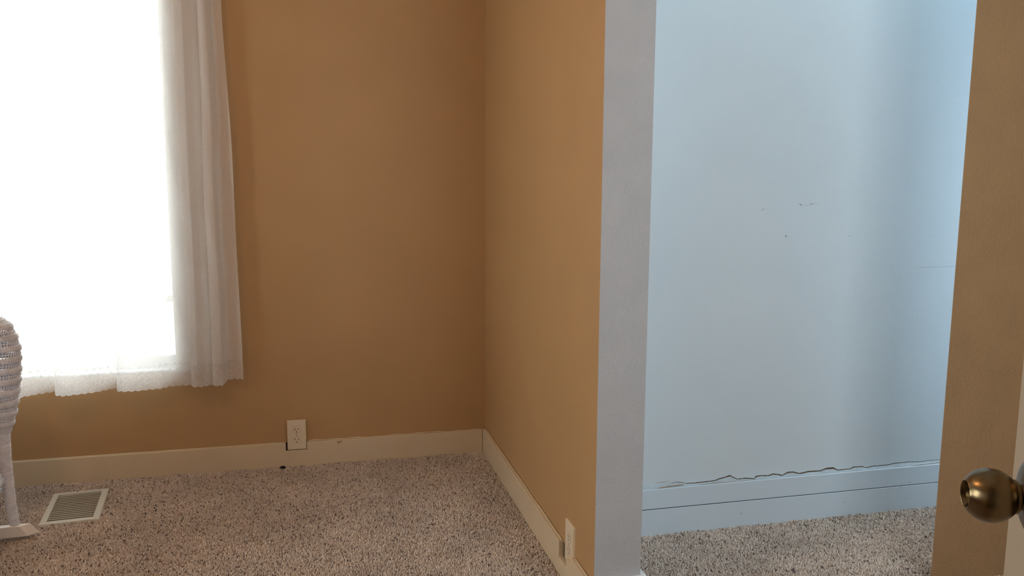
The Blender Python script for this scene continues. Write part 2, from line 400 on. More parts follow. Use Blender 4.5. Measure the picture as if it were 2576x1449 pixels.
# side baseboard
SH = 0.105; BX = XS - 0.015
m = MB()
poly = [(YC - 0.015, 0), (YB - 0.0145, 0), (YB - 0.0145, SH), (2.334, SH), (2.334, 0.056), (2.262, 0.056), (2.262, 0.085), (2.222, 0.085), (2.222, SH), (YC - 0.015, SH)]
m.prism(poly, lambda u, v, k_: (XS - 0.0148 * (1 - k_), u, v))
bs = struct(m, 'baseboard_partition', 'trim', 'cream baseboard along the partition wall, notched at the outlet', cat='baseboard', bevel=0.0018)
m = MB(); pts = [(XS - 0.003, y, SH + 0.001 + 0.001 * math.sin(y * 23)) for y in np.linspace(2.345, YB - 0.02, 60)]
m.tube(pts, 0.0022, 5); m.tube([(XS - 0.003, y, SH + 0.001) for y in np.linspace(YC, 2.21, 12)], 0.0022, 5); m.build('paint_bead', 'trim', bs, smooth=True)
# base block wrapped around the partition end
m = MB(); m.box((XS - 0.0148, YC - 0.015, 0), (XC + 0.015, YC, 0.118)); m.box((XC, YC, 0), (XC + 0.015, YK - 0.016, 0.118))
struct(m, 'baseboard_end', 'trim_white', 'white baseboard wrapped round the end of the partition', cat='baseboard', bevel=0.0015)
# closet double baseboard
cb = thing('baseboard_closet', (1.6, YK, 0), 'pale blue double baseboard along the closet back wall', 'baseboard'); cb['kind'] = 'structure'
m = MB(); m.box((XC + 0.015, YK - 0.016, 0), (3.29, YK, 0.0922)); m.build('board', 'pale_board', cb, bevel=0.0006, seg=1)
m = MB(); m.box((XC + 0.015, YK - 0.0145, 0.0943), (3.29, YK, 0.160)); m.build('board', 'pale_board', cb, bevel=0.0008, seg=1)
m = MB(); m.box((XC + 0.015, YK - 0.0138, 0.0920), (3.29, YK - 0.002, 0.0946)); m.build('joint_gap', 'dark', cb)
m = MB()
for x, z, a in [(2.01, 0.089, 0.2), (2.03, 0.045, 1.0), (1.79, 0.055, -0.6), (2.045, 0.104, 0.1), (1.40, 0.05, 0.4)]:
    y = YK - (0.0162 if z < 0.0925 else 0.0147); L = 0.006
    c, s_ = math.cos(a), math.sin(a)
    m.add([(x - L * c, y, z - L * s_), (x, y, z - 0.001), (x + L * c, y, z + L * s_), (x, y, z + 0.0012)], [(0, 1, 2, 3)])
m.build('scuff', 'scuff', cb)
# crack along the top of the board
CR = [(1.1526, 0.172), (1.173, 0.1742), (1.1983, 0.169), (1.203, 0.1659), (1.2468, 0.1648), (1.3071, 0.1664), (1.3209, 0.171), (1.3627, 0.1796), (1.3797, 0.1692), (1.3894, 0.1648), (1.4154, 0.1653), (1.4513, 0.1614), (1.4581, 0.1685), (1.4772, 0.1696), (1.5038, 0.1669), (1.5204, 0.1715), (1.5375, 0.1682), (1.5547, 0.1631), (1.5737, 0.1716), (1.5932, 0.1723), (1.6205, 0.1645), (1.6523, 0.1683), (1.6993, 0.1677), (1.7213, 0.1742), (1.7462, 0.1749), (1.7592, 0.1674), (1.7669, 0.1649), (1.792, 0.1656), (1.8172, 0.1664), (1.8269, 0.1711), (1.8626, 0.1701), (1.8757, 0.1644), (1.9036, 0.1682), (1.9602, 0.1679), (1.991, 0.172), (2.0484, 0.1721), (2.0801, 0.1696), (2.13, 0.171), (2.19, 0.1722)]
CW = [.3, .4, .6, .8, 1.2, 1.4, 1.6, 1.5, 1.5, 1.3, 1.4, 1.2, 2.2, 1.6, 1.8, 2.2, 2.4, 2.4, 2.2, 2.4, 2.2, 2.2, 2.0, 2.2, 2.4, 3.0, 1.6, 1.2, 1.4, 1.6, 1.6, 1.4, 1.4, 1.2, 1.0, .8, .6, .5, .4]


def ribbon(mb, pts, wid, y, mi=0, thick=0.0008):
    X = []; 
    for i in range(len(pts) - 1):
        for t in np.linspace(0, 1, 6, endpoint=False):
            X.append((pts[i][0] * (1 - t) + pts[i + 1][0] * t, pts[i][1] * (1 - t) + pts[i + 1][1] * t, wid[i] * (1 - t) + wid[i + 1] * t))
    vs = []; fs = []
    for i, (x, z, w_) in enumerate(X):
        j = rng.normal(0, 0.0003); w2 = max(0.0002, w_ * 0.00125 * (1 + rng.normal(0, 0.12)))
        vs += [(x, y, z + j + w2), (x, y, z + j - w2), (x, y + thick, z + j - w2), (x, y + thick, z + j + w2)]
        if i: a = 4 * (i - 1); fs += [(a, a + 1, a + 5, a + 4), (a + 1, a + 2, a + 6, a + 5), (a + 3, a, a + 4, a + 7)]
    mb.add(vs, fs, mi)


m = MB(); ribbon(m, CR, CW, YK - 0.0006)
m.build('crack', 'plaster_gap', wall_closet)
# caulk sliver hanging below the crack, with chips
m = MB()
xs = np.linspace(0.875, 2.39, 220); vs = []; fs = []
crx = [c[0] for c in CR]; crz = [c[1] for c in CR]
for i, x in enumerate(xs):
    top = min(float(np.interp(x, crx, crz)) - 0.0012, 0.1715) if 1.15 < x else 0.170 + 0.0008 * math.sin(x * 40)
    vs += [(x, YK - 0.0012, top), (x, YK - 0.0075 - 0.0012 * math.sin(x * 31), 0.1606), (x, YK, 0.158), (x, YK, top)]
    if i: a = 4 * (i - 1); fs += [(a, a + 1, a + 5, a + 4), (a + 3, a, a + 4, a + 7)]
m.add(vs, fs); m.build('caulk', 'caulk', cb)
m = MB()
ribbon(m, [(1.09, .158), (1.12, .163), (1.17, .1645), (1.20, .166)], [.6, 1.0, 1.4, .5], YK - 0.0085, 0)
ribbon(m, [(1.25, .1612), (1.30, .162), (1.36, .1605), (1.44, .1618)], [.3, .5, .4, .3], YK - 0.0085, 0)
ribbon(m, [(2.06, .1618), (2.12, .1622), (2.2, .1625)], [.3, .5, .6], YK - 0.0092, 0)
ribbon(m, [(1.1, .1765), (1.12, .178), (1.15, .1772)], [.3, .4, .2], YK - 0.0006, 0)
m.build('chipped_edge', 'stain', cb)
# marks on the closet wall
m = MB(); m.lathe([(-0.0003, 0.0), (0.0, 0.0026), (0.0006, 0.0)], (1.5232, YK - 0.0004, 0.9731), (0, -1, 0), 12); m.build('nail_hole', 'scuff', wall_closet)
for pts, wd in [([(1.562, 1.078), (1.567, 1.076), (1.572, 1.0735), (1.576, 1.073)], [.15, .3, 1.3, .3]),
                ([(1.58, 1.0725), (1.60, 1.072), (1.6116, 1.0773), (1.616, 1.0765), (1.64, 1.0745)], [.1, .15, 1.1, .25, .15]),
                ([(1.432, 1.058), (1.436, 1.0585), (1.441, 1.063), (1.448, 1.062)], [.2, .8, .15, .2]),
                ([(1.752, .969), (1.756, .9705), (1.762, .968)], [.3, .5, .3]),
                ([(2.02, .86), (2.12, .859), (2.19, .860)], [.12, .16, .1])]:
    m = MB(); ribbon(m, pts, wd, YK - 0.0004, 0, 0.0004); m.build('scuff', 'scuff', wall_closet)
m = MB(); m.box((XS - 0.0006, 2.6625, 0.214), (XS + 0.001, 2.6645, 0.2205)); m.build('scratch', 'stain', wall_part)


# ------------------------------------------------------------------ outlets
def outlet(name, O, ux, n, label, W_=0.0745, H_=0.121):
    """O centre on wall plane, ux horizontal direction, n outward normal"""
    O = Vector(O); ux = Vector(ux); n = Vector(n); uz = Vector((0, 0, 1))
    t = thing(name, O, label, 'outlet', 'wall outlets')
    def pt(a, b, c): return O + ux * a + uz * b + n * c
    def slab(mb, a0, a1, b0, b1, c0, c1, ins=0.0):
        vs = [pt(a0, b0, c0), pt(a1, b0, c0), pt(a1, b1, c0), pt(a0, b1, c0), pt(a0 + ins, b0 + ins, c1), pt(a1 - ins, b0 + ins, c1), pt(a1 - ins, b1 - ins, c1), pt(a0 + ins, b1 - ins, c1)]
        mb.add(vs, [(0, 3, 2, 1), (4, 5, 6, 7), (0, 1, 5, 4), (1, 2, 6, 5), (2, 3, 7, 6), (3, 0, 4, 7)])
    # plate with two round-sided openings: outer slab in bands around discs
    m = MB(); slab(m, -W_ / 2, W_ / 2, -H_ / 2, H_ / 2, -0.001, 0.0055, 0.0022)
    m.build('cover_plate', 'plastic', t, bevel=0.0008)
    for s_ in (1, -1):
        cz = s_ * 0.0205
        ring = MB(); ring.tube([pt(0.0172 * math.cos(a) , cz + max(-0.0140, min(0.0140, 0.0172 * math.sin(a))), 0.00555) for a in np.linspace(0, 2 * PI, 41)], 0.00032, 4, cap=False)
        r = MB(); poly = [(0.0166 * math.cos(a), max(-0.0135, min(0.0135, 0.0166 * math.sin(a)))) for a in np.linspace(0, 2 * PI, 40, endpoint=False)]
        r.prism(poly, lambda u, v, k_: pt(u, cz + v, 0.003 + 0.0032 * k_))
        ro = r.build('receptacle', 'plastic', t, bevel=0.0004)
        ring.build('groove', 'groove', ro)
        for a0, hh in ((-0.0063, 0.0042), (0.0063, 0.0035)):
            q = MB(); slab(q, a0 - 0.0011, a0 + 0.0011, cz + 0.0035 - hh, cz + 0.0035 + hh, 0.004, 0.0064); q.build('slot', 'dark', ro)
        q = MB(); poly = [(0.0026 * math.cos(a), max(-0.0016, 0.0026 * math.sin(a))) for a in np.linspace(0, 2 * PI, 18, endpoint=False)]
        q.prism(poly, lambda u, v, k_: pt(u, cz - 0.0078 + v, 0.004 + 0.0024 * k_)); q.build('ground_hole', 'dark', ro)
    q = MB(); q.lathe([(0.004, 0.0028), (0.0058, 0.0028), (0.0066, 0.0018), (0.0068, 0)], O, n, 14); q.build('screw', 'screw', t, smooth=True)
    return t


outlet('power_outlet', (-0.0365, YB - 0.0085, 0.1315), (1, 0, 0), (0, -1, 0), 'ivory duplex outlet facing forward on the back wall above the baseboard')
outlet('power_outlet', (XS - 0.0002, 2.263, 0.1265), (0, -1, 0), (-1, 0, 0), 'ivory duplex outlet low on the partition wall near its grey end', 0.078, 0.125)
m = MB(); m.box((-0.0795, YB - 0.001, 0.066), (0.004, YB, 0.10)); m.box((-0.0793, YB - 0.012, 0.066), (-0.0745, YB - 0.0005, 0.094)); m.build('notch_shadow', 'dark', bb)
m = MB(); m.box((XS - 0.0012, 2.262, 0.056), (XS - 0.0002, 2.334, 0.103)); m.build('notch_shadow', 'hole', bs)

# small dark object on the carpet
m = MB(); m.lathe([(0, 0.0125), (0.003, 0.0122), (0.0065, 0.009), (0.0085, 0.004), (0.009, 0)], (-0.0935, YB - 0.031, 0.006), (0, 0, 1), 16)
tag(m.build('rubber_stopper', 'rubber', smooth=True), 'small black rounded bit on the carpet against the back baseboard', 'debris')

# ------------------------------------------------------------------ floor register
VC = Vector((-0.789, 3.183, 0.0)); va = math.radians(4.6)
vt = thing('floor_register', VC, 'cream metal floor vent with louvres in the carpet below the curtain', 'vent')
VM = Matrix.Translation(VC) @ Matrix.Rotation(va, 4, 'Z')
W2, L2 = 0.0935, 0.144
ix0, ix1, iy0, iy1 = -0.071, 0.0705, -0.127, 0.121
m = MB()
poly_o = [(-W2, -L2), (W2, -L2), (W2, L2), (-W2, L2)]; poly_i = [(ix0, iy0), (ix1, iy0), (ix1, iy1), (ix0, iy1)]
vs = []
for z, ins in ((0.004, 0), (0.0105, 0.002), (0.0125, 0.006)):
    vs += [VM @ Vector((x - math.copysign(ins, x), y - math.copysign(ins, y), z)) for x, y in poly_o]
vs += [VM @ Vector((x, y, 0.0125)) for x, y in poly_i] + [VM @ Vector((x, y, 0.001)) for x, y in poly_i]
fs = []
for L in range(4):
    for i in range(4):
        j = (i + 1) % 4; fs.append((L * 4 + i, L * 4 + j, (L + 1) * 4 + j, (L + 1) * 4 + i))
m.add(vs, fs); m.build('frame', 'vent_white', vt, bevel=0.0008)
NL = 15; pitch = (iy1 - iy0) / NL
slat_me = None
for i in range(NL):
    y = iy0 + pitch * (i + 0.5)
    if slat_me is None:
        q = MB(); L = pitch * 0.68
        R3 = Matrix.Rotation(math.radians(-6), 4, 'X')
        q.box((ix0 + 0.0005, -L / 2, -0.0006), (ix1 - 0.0005, L / 2, 0.0006), 0, R3)
        o = q.build('louvre', 'vent_slat'); slat_me = o.data
    else:
        o = bpy.data.objects.new('louvre', slat_me); COL.objects.link(o)
    o.parent = vt; o.location = Matrix.Rotation(va, 4, 'Z') @ Vector((0, y, 0.0085)); o.rotation_euler = (0, 0, va)
m = MB(); m.box((ix0, iy0, 0.001), (ix1, iy1, 0.002), 0, VM); m.build('duct', 'hole', vt)
m = MB(); q = lambda x, y, z: VM @ Vector((x, y, z))
m.tube([q(-0.031, L2 - 0.010, 0.011), q(-0.031, L2 - 0.006, 0.020), q(-0.0325, L2 - 0.004, 0.028)], [0.0035, 0.003, 0.0026], 6)
m.build('damper_lever', 'vent_white', vt, smooth=True)
m = MB(); m.lathe([(0, 0.0032), (0.0012, 0.0028), (0.0016, 0)], q(-0.012, L2 - 0.011, 0.0122), (0, 0, 1), 10); m.build('screw', 'hole', vt)

# ------------------------------------------------------------------ curtain
HEM = [(-1.83, 3.37), (-1.76, 3.34), (-1.70, 3.335), (-1.62, 3.37), (-1.56, 3.395), (-1.55, 3.34), (-1.50, 3.33), (-1.41, 3.37), (-1.35, 3.39), (-1.34, 3.34), (-1.27, 3.335),
       (-1.17, 3.37), (-1.12, 3.385), (-1.115, 3.345), (-1.0726, 3.335), (-0.9968, 3.325), (-0.9227, 3.375), (-0.8795, 3.385), (-0.868, 3.34), (-0.8298, 3.325), (-0.7275, 3.365), (-0.675, 3.402), (-0.6685, 3.36), (-0.655, 3.345), (-0.6296, 3.345), (-0.5236, 3.365),
       (-0.4851, 3.39), (-0.400, 3.385), (-0.409, 3.36), (-0.385, 3.35), (-0.3623, 3.358), (-0.325, 3.395), (-0.334, 3.36), (-0.312, 3.345), (-0.2954, 3.345), (-0.284, 3.40), (-0.262, 3.405), (-0.2258, 3.388)]
TOPX = {37: -0.2495, 36: -0.272, 35: -0.2831, 34: -0.30, 33: -0.314, 32: -0.329, 31: -0.3175, 30: -0.352, 29: -0.379, 28: -0.4105, 27: -0.4005, 26: -0.447, 25: -0.48, 24: -0.555, 23: -0.585, 22: -0.60, 21: -0.608, 20: -0.66, 19: -0.76, 18: -0.80, 17: -0.812}
HB = []
nC = len(HEM)
for i, (x, y) in enumerate(HEM):
    tx = TOPX.get(i, x + 0.06 * (i / 17.0))
    HB.append((tx, 3.375 + (y - 3.37) * 1.05))
ZT, ZR, ZH = 2.1135, 1.765, 0.362


def cat(P, s):
    i = int(min(max(math.floor(s), 0), len(P) - 2)); t = s - i
    p0 = P[max(i - 1, 0)]; p1 = P[i]; p2 = P[i + 1]; p3 = P[min(i + 2, len(P) - 1)]
    return [0.5 * (p1[k_] * (1 - t) + p2[k_] * t) + 0.25 * ((2 * p1[k_]) + (-p0[k_] + p2[k_]) * t + (2 * p0[k_] - 5 * p1[k_] + 4 * p2[k_] - p3[k_]) * t * t + (-p0[k_] + 3 * p1[k_] - 3 * p2[k_] + p3[k_]) * t ** 3) * 1.0 for k_ in (0, 1)]


NU, NV = 620, 90
ss = np.linspace(0, nC - 1, NU)
hem = np.array([cat(HEM, s) for s in ss]); top = np.array([cat(HB, s) for s in ss])
arc = np.concatenate([[0], np.cumsum(np.hypot(*(np.diff(hem, axis=0).T)))])
vs = []; uvs = []; fs = []; fm = []
zs = np.concatenate([np.linspace(ZT, 0.50, NV - 30), np.linspace(0.50, ZH, 31)[1:]]); NV = len(zs)
for j, z in enumerate(zs):
    t = (z - 0.372) / (ZR - 0.372)
    bulge = 0.012 * math.sin(z * 5.0)
    for i in range(NU):
        x = hem[i, 0] * (1 - t) + top[i, 0] * t; y = hem[i, 1] * (1 - t) + top[i, 1] * t
        x += 0.004 * math.sin(z * 6 + arc[i] * 9) * (1 - abs(2 * min(max(t, 0), 1) - 1))
        if i > NU - 80: x += 0.006 * math.sin(max(0, min(1, (z - 0.37) / 1.3)) * PI) * ((i - NU + 80) / 80)
        y += 0.0035 * math.sin(z * 9 + arc[i] * 21) + 0.002 * math.sin(z * 23 + arc[i] * 60)
        zz = z
        if z < 0.40:
            sc = abs(math.sin(arc[i] / 0.024 * PI)) ** 0.7
            zz = z - (0.40 - z) / (0.40 - ZH) * 0.0055 * sc + 0.001 * math.sin(arc[i] * 7)
            # hem hangs a little unevenly; the free right corner is pulled up
            zz += (0.40 - z) / (0.40 - ZH) * (0.010 + 0.012 * max(0, (i - NU * 0.86) / (NU * 0.14)))
        vs.append((x, min(y, 3.432), zz)); uvs.append((arc[i], z))
for j in range(NV - 1):
    for i in range(NU - 1):
        a = j * NU + i; fs.append((a, a + NU, a + NU + 1, a + 1)); fm.append(1 if zs[j] < 0.458 else 0)
me = bpy.data.meshes.new('cloth'); cur = thing('sheer_curtain', (-1.03, 3.37, 2.15), 'white sheer curtain with scalloped lace hem hanging over the bright window', 'curtain')
off = cur.location
me.from_pydata([(a - off.x, b - off.y, c - off.z) for a, b, c in vs], [], fs)
me.materials.append(M['voile']); me.materials.append(M['lace'])
me.polygons.foreach_set('material_index', fm); me.polygons.foreach_set('use_smooth', [True] * len(fs))
uvl = me.uv_layers.new(name='UVMap'); li = np.zeros(len(me.loops), dtype=np.int32); me.loops.foreach_get('vertex_index', li)
uvl.data.foreach_set('uv', np.array(uvs, dtype=np.float32)[li].ravel())
co = bpy.data.objects.new('cloth', me); COL.objects.link(co); co.parent = cur
# embroidery: raised flowers in the lace and a stitched scalloped edge
def cl(i, z, dy=-0.0012):
    t = (z - 0.372) / (ZR - 0.372); i = int(i)
    return Vector((hem[i, 0] * (1 - t) + top[i, 0] * t, min(hem[i, 1] * (1 - t) + top[i, 1] * t + dy, 3.43), z))
em = MB(); i0 = 0
def iat(a): return int(np.searchsorted(arc, a))
row = 0
for zrow, step, rr in ((0.455, 0.026, 0.0045), (0.434, 0.026, 0.0045), (0.405, 0.031, 0.0065)):
    a = 0.01 + 0.013 * row
    while a < arc[-1] - 0.02:
        i = iat(a); c0 = cl(i, zrow)
        ip = iat(min(a + 0.004, arc[-1])); tdir = (cl(ip, zrow) - c0); tdir = tdir.normalized() if tdir.length > 1e-6 else Vector((1, 0, 0))
        for k_ in range(5):
            an = k_ * 2 * PI / 5 + 0.3
            p1 = c0 + (tdir * math.cos(an) + Vector((0, 0, 1)) * math.sin(an)) * rr * 0.35
            p2 = c0 + (tdir * math.cos(an) + Vector((0, 0, 1)) * math.sin(an)) * rr
            em.tube([p1, (p1 + p2) / 2 + Vector((0, -0.0006, 0)), p2], [0.0004, 0.0011, 0.0004], 4)
        a += step
    row += 1
o = em.build('embroidery', 'lace', cur, smooth=True); o['kind'] = 'stuff'
m = MB(); m.tube([(-1.95, 3.375, 2.125), (-0.15, 3.375, 2.125)], 0.010, 12); m.lathe([(0, .004), (.004, .018), (.02, .022), (.036, .014), (.042, 0)], (-0.15, 3.375, 2.125), (1, 0, 0), 16)
m.box((-0.19, 3.375, 2.115), (-0.175, 3.4499, 2.135)); m.box((-1.9, 3.375, 2.115), (-1.885, 3.4499, 2.135))
tag(m.build('curtain_rod', 'trim_white', smooth=False), 'white rod holding the sheer curtain above the window', 'curtain rod')

# ------------------------------------------------------------------ wicker rocking chair
CH = thing('wicker_rocking_chair', (-1.27, 2.66, 0.0), 'white wicker rocking chair at the left edge, on curved runners', 'rocking chair')
PROF = [(0.352, -0.9005, 0.0215), (0.372, -0.8959, 0.028), (0.3975, -0.8874, 0.040), (0.4354, -0.8791, 0.054), (0.4732, -0.8719, 0.066), (0.5235, -0.8637, 0.080), (0.5614, -0.8605, 0.086),
        (0.599, -0.8573, 0.090), (0.6242, -0.8585, 0.088), (0.6621, -0.8662, 0.078), (0.6939, -0.8805, 0.060), (0.7133, -0.9011, 0.036), (0.7210, -0.925, 0.010)]
pz = [q_[0] for q_ in PROF]; px_ = [q_[1] for q_ in PROF]; pa = [q_[2] for q_ in PROF]


def basket(Yc, name='arm_front'):
    m = MB()
    def S_(an, z, dr=0.0):
        a = float(np.interp(z, pz, pa)); xr = float(np.interp(z, pz, px_)); b = min(a, 0.052) * 0.95
        cx = xr - a
        return Vector((cx + (a + dr) * math.cos(an), Yc + (b + dr) * math.sin(an), z))
    NS = 56
    for k_ in range(NS):
        an = 2 * PI * (k_ + 0.5) / NS
        m.tube([S_(an, z, -0.0008) for z in np.linspace(0.352, 0.7205, 46)], 0.0024, 5, cap=False)
    z = 0.372; per = 0.0345; rows = []
    while z < 0.70:
        rows += [(z, 0.0010, 0.0040), (z + 0.0044, 0.0022, 0.0042), (z + 0.0088, 0.0022, 0.0042), (z + 0.0132, 0.0010, 0.0040)]
        rows += [(z + 0.0238, 0.0, 0.0029)]
        z += per
    rows += [(0.709, .001, .003), (0.714, .001, .003), (0.7185, .001, .003)]
    ph = 0
    for (zr, dr, th) in rows:
        if zr > 0.7205: continue
        for sgn in (0, 1):
            pts = []
            n = NS * 3
            for i in range(n + 1):
                an = 2 * PI * i / n
                wv = math.sin(an * NS / 2 + sgn * PI)
                pts.append(S_(an, zr + 0.0006 * math.sin(an * 5 + zr * 90), dr + 0.0021 * wv))
            if sgn and th < 0.003: continue
            m.tube(pts, th * 0.60, 5, cap=False)
    o = m.build(name, 'wicker', CH, smooth=True); o['kind'] = 'stuff'; o['label'] = 'openwork woven arm front bulging over the leg'
    # inner liner strands at the foot of the basket
    return o


def leg(axis, rads, wrap=True):
    ax = [Vector(a) for a in axis]
    m = MB(); m.tube(ax, rads, 14)
    o = m.build('leg', 'wicker', CH, smooth=True)
    if wrap:
        h = MB(); zc = [a.z for a in ax]; turns = int((zc[-1] - zc[0]) / 0.0052); n = turns * 14
        pts = []
        for i in range(n + 1):
            t = i / n; z = zc[0] + (zc[-1] - zc[0]) * t
            c = Vector((float(np.interp(z, zc, [a.x for a in ax])), float(np.interp(z, zc, [a.y for a in ax])), z)); r = float(np.interp(z, zc, rads))
            an = i / 14 * 2 * PI
            pts.append(c + Vector((math.cos(an) * r, math.sin(an) * r, 0.0022 * math.cos(an * 1 + 1) + 0.0006 * math.sin(i * 0.13))))
        h.tube(pts, [0.0027 * (0.86 + 0.14 * math.sin(i * 0.021) ** 2) for i in range(n + 1)], 5, cap=False)
        b = h.build('binding', 'wicker', o, smooth=True); b['kind'] = 'stuff'
    return o


YF, YN = 2.948, 2.372
for Yc in (YF, YN):
    basket(Yc)
    leg([(-0.9122, Yc, 0.043), (-0.9170, Yc, 0.10), (-0.9205, Yc, 0.15), (-0.9215, Yc, 0.20), (-0.9235, Yc, 0.26), (-0.9245, Yc, 0.33), (-0.9232, Yc, 0.362)],
        [0.0118, 0.0135, 0.0148, 0.0150, 0.0160, 0.0185, 0.0205])
    leg([(-1.52, Yc, 0.043), (-1.50, Yc, 0.15), (-1.475, Yc, 0.42)], [0.012, 0.0145, 0.017])
    # brace curving from the leg up to the seat
    m = MB(); m.tube([(-0.925, Yc, 0.185), (-0.945, Yc, 0.205), (-0.985, Yc, 0.27), (-1.04, Yc, 0.34), (-1.12, Yc, 0.385)], 0.009, 8); m.build('brace', 'wicker', CH, smooth=True)
    m = MB(); m.tube([(-0.92, Yc, 0.16), (-1.50, Yc, 0.16)], 0.009, 8); m.build('stretcher', 'wicker', CH, smooth=True)
    # runner: shallow arc, slanted front tip
    y0, y1 = Yc - 0.018, Yc + 0.006
    XR = np.linspace(-0.896, -1.86, 30)
    def zb(x): return max(0.0, (x + 1.25) ** 2 / 26.0) + 0.004
    vs = []; fs = []
    # tip verts first (sheared bevel)
    def sec(xf, xb, zlo, zhi): return [(xf, y0, zlo), (xb, y1, zlo), (xb, y1, zhi), (xf, y0, zhi)]
    vs += sec(-0.872, -0.8437, zb(-0.87), zb(-0.87) + 0.0015)
    vs += sec(-0.8958, -0.8672, zb(-0.89), zb(-0.89) + 0.034)
    for x in XR[1:]: vs += sec(x, x + 0.02, zb(x), zb(x) + 0.036)
    n = len(vs) // 4
    for i in range(n - 1):
        for q_ in range(4):
            r2 = (q_ + 1) % 4; fs.append((i * 4 + q_, (i + 1) * 4 + q_, (i + 1) * 4 + r2, i * 4 + r2))
    fs += [(0, 1, 2, 3), tuple(range((n - 1) * 4, n * 4))[::-1]]
    m = MB(); m.add(vs, fs); m.build('runner', 'runner', CH, bevel=0.0015)
    # arm: woven roll from basket back to the backrest
    m = MB()
    cen = lambda t: Vector((-0.955 - 0.56 * t, Yc, 0.672 + 0.03 * math.sin(t * PI)))
    for k_ in range(18):
        an = 2 * PI * k_ / 18
        m.tube([cen(t) + Vector((0, math.cos(an) * 0.040, math.sin(an) * 0.035)) for t in np.linspace(0, 1, 12)], 0.003, 4, cap=False)
    for t in np.linspace(0, 1, 60):
        c = cen(t); m.tube([c + Vector((0.001 * math.sin(9 * a), math.cos(a) * (0.043 + 0.0015 * math.sin(9 * a)), math.sin(a) * (0.038 + 0.0015 * math.sin(9 * a)))) for a in np.linspace(0, 2 * PI, 37)], 0.0034, 4, cap=False)
    o = m.build('armrest', 'wicker', CH, smooth=True); o['kind'] = 'stuff'


def panel(name, fn, nu, nv, ru, rv, amp, parent):
    """woven sheet: fn(u,v) -> (point, normal); nu spokes, nv wefts"""
    m = MB()
    for i in range(nu):
        u = (i + 0.5) / nu; m.tube([fn(u, v)[0] for v in np.linspace(0, 1, 24)], ru, 4, cap=False)
    for j in range(nv):
        v = (j + 0.5) / nv; pts = []
        for i in range(nu * 2 + 1):
            u = i / (nu * 2); p, n = fn(u, v); pts.append(p + n * amp * math.sin(i * PI / 2 + PI / 4 + (j % 2) * PI))
        m.tube(pts, rv, 4, cap=False)
    o = m.build(name, 'wicker', parent, smooth=True); o['kind'] = 'stuff'; return o


panel('seat', lambda u, v: (Vector((-1.50 + 0.53 * u, 2.405 + 0.51 * v, 0.43 - 0.03 * math.sin(v * PI) * math.sin(u * PI))), Vector((0, 0, 1))), 44, 60, 0.003, 0.0036, 0.002, CH)
m = MB()
ring = [(-1.50, 2.40, .43), (-0.97, 2.40, .43), (-0.955, 2.42, .43), (-0.955, 2.90, .43), (-0.97, 2.92, .43), (-1.50, 2.92, .43), (-1.50, 2.40, .43)]
m.tube(ring, 0.016, 10); m.build('seat_frame', 'wicker', CH, smooth=True)
panel('seat_skirt', lambda u, v: (Vector((-0.945, 2.42 + 0.48 * u, 0.36 + 0.065 * v)), Vector((1, 0, 0))), 50, 9, 0.0022, 0.003, 0.002, CH)


def bk(u, v):
    y = 2.66 + (u - 0.5) * (0.50 + 0.08 * math.sin(v * PI)) * (1 - 0.25 * max(0, v - 0.7) / 0.3)
    return Vector((-1.50 - 0.22 * v - 0.06 * math.cos((u - 0.5) * PI) + 0.03, y, 0.43 + 0.72 * v - 0.10 * abs(u - 0.5) ** 2 * 4 * v)), Vector((0.95, 0, 0.3))


panel('backrest', bk, 48, 90, 0.003, 0.0036, 0.002, CH)
m = MB(); pts = [bk(0, v)[0] for v in np.linspace(0, 1, 14)] + [bk(u, 1)[0] for u in np.linspace(0.04, 0.96, 16)] + [bk(1, v)[0] for v in np.linspace(1, 0, 14)]
m.tube(pts, 0.019, 10); m.build('back_frame', 'wicker', CH, smooth=True)
m = MB(); m.tube([(-0.93, YN, 0.20), (-0.93, YF, 0.20)], 0.009, 8); m.build('stretcher', 'wicker', CH, smooth=True)

# ------------------------------------------------------------------ door with knob
th = math.radians(293); dn = Vector((math.sin(th), math.cos(th), 0)); dt = Vector((0.39073, 0.92050, 0))
KC = Vector((0.64349, 0.67857, 0.89774))
RO = KC - dn * 0.043
E0 = RO + dt * 0.0625
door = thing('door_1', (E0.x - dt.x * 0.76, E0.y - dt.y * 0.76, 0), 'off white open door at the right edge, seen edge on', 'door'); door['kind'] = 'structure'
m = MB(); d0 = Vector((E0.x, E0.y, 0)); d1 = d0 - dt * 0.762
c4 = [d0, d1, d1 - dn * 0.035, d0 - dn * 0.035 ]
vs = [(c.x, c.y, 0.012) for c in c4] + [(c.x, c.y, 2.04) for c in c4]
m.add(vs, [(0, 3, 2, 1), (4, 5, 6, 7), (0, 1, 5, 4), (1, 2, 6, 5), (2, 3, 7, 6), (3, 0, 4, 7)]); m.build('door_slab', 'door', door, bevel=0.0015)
kn = MB()
# profile along the axis: neck, ball, flattened cap with a dimple
R = 0.0262; prof = [(0.006, 0.0135), (0.012, 0.0125), (0.017, 0.0125), (0.0195, 0.0150), (0.0200, 0.0165)]
for a in np.linspace(math.radians(140), math.radians(33), 26):
    prof.append((0.043 + R * math.cos(a), R * math.sin(a)))
capd = 0.043 + R * math.cos(math.radians(33)); capr = R * math.sin(math.radians(33))
prof += [(capd + 0.0006, capr - 0.0006), (capd + 0.0003, capr - 0.0014), (capd - 0.004, capr - 0.0030), (capd - 0.0048, 0.006), (capd - 0.005, 0.0)]
kn.lathe(prof, RO, dn, 64); ko = kn.build('door_knob', 'brass', door, smooth=True); ko['label'] = 'antique brass round knob with dimpled end'
mod = ko.modifiers.new('edges', 'EDGE_SPLIT'); mod.split_angle = math.radians(38)
rs = MB(); rs.lathe([(0.0, 0.0385), (0.003, 0.0385), (0.0065, 0.036), (0.009, 0.030), (0.0105, 0.022), (0.0115, 0.0165), (0.0115, 0.0)], RO, dn, 56)
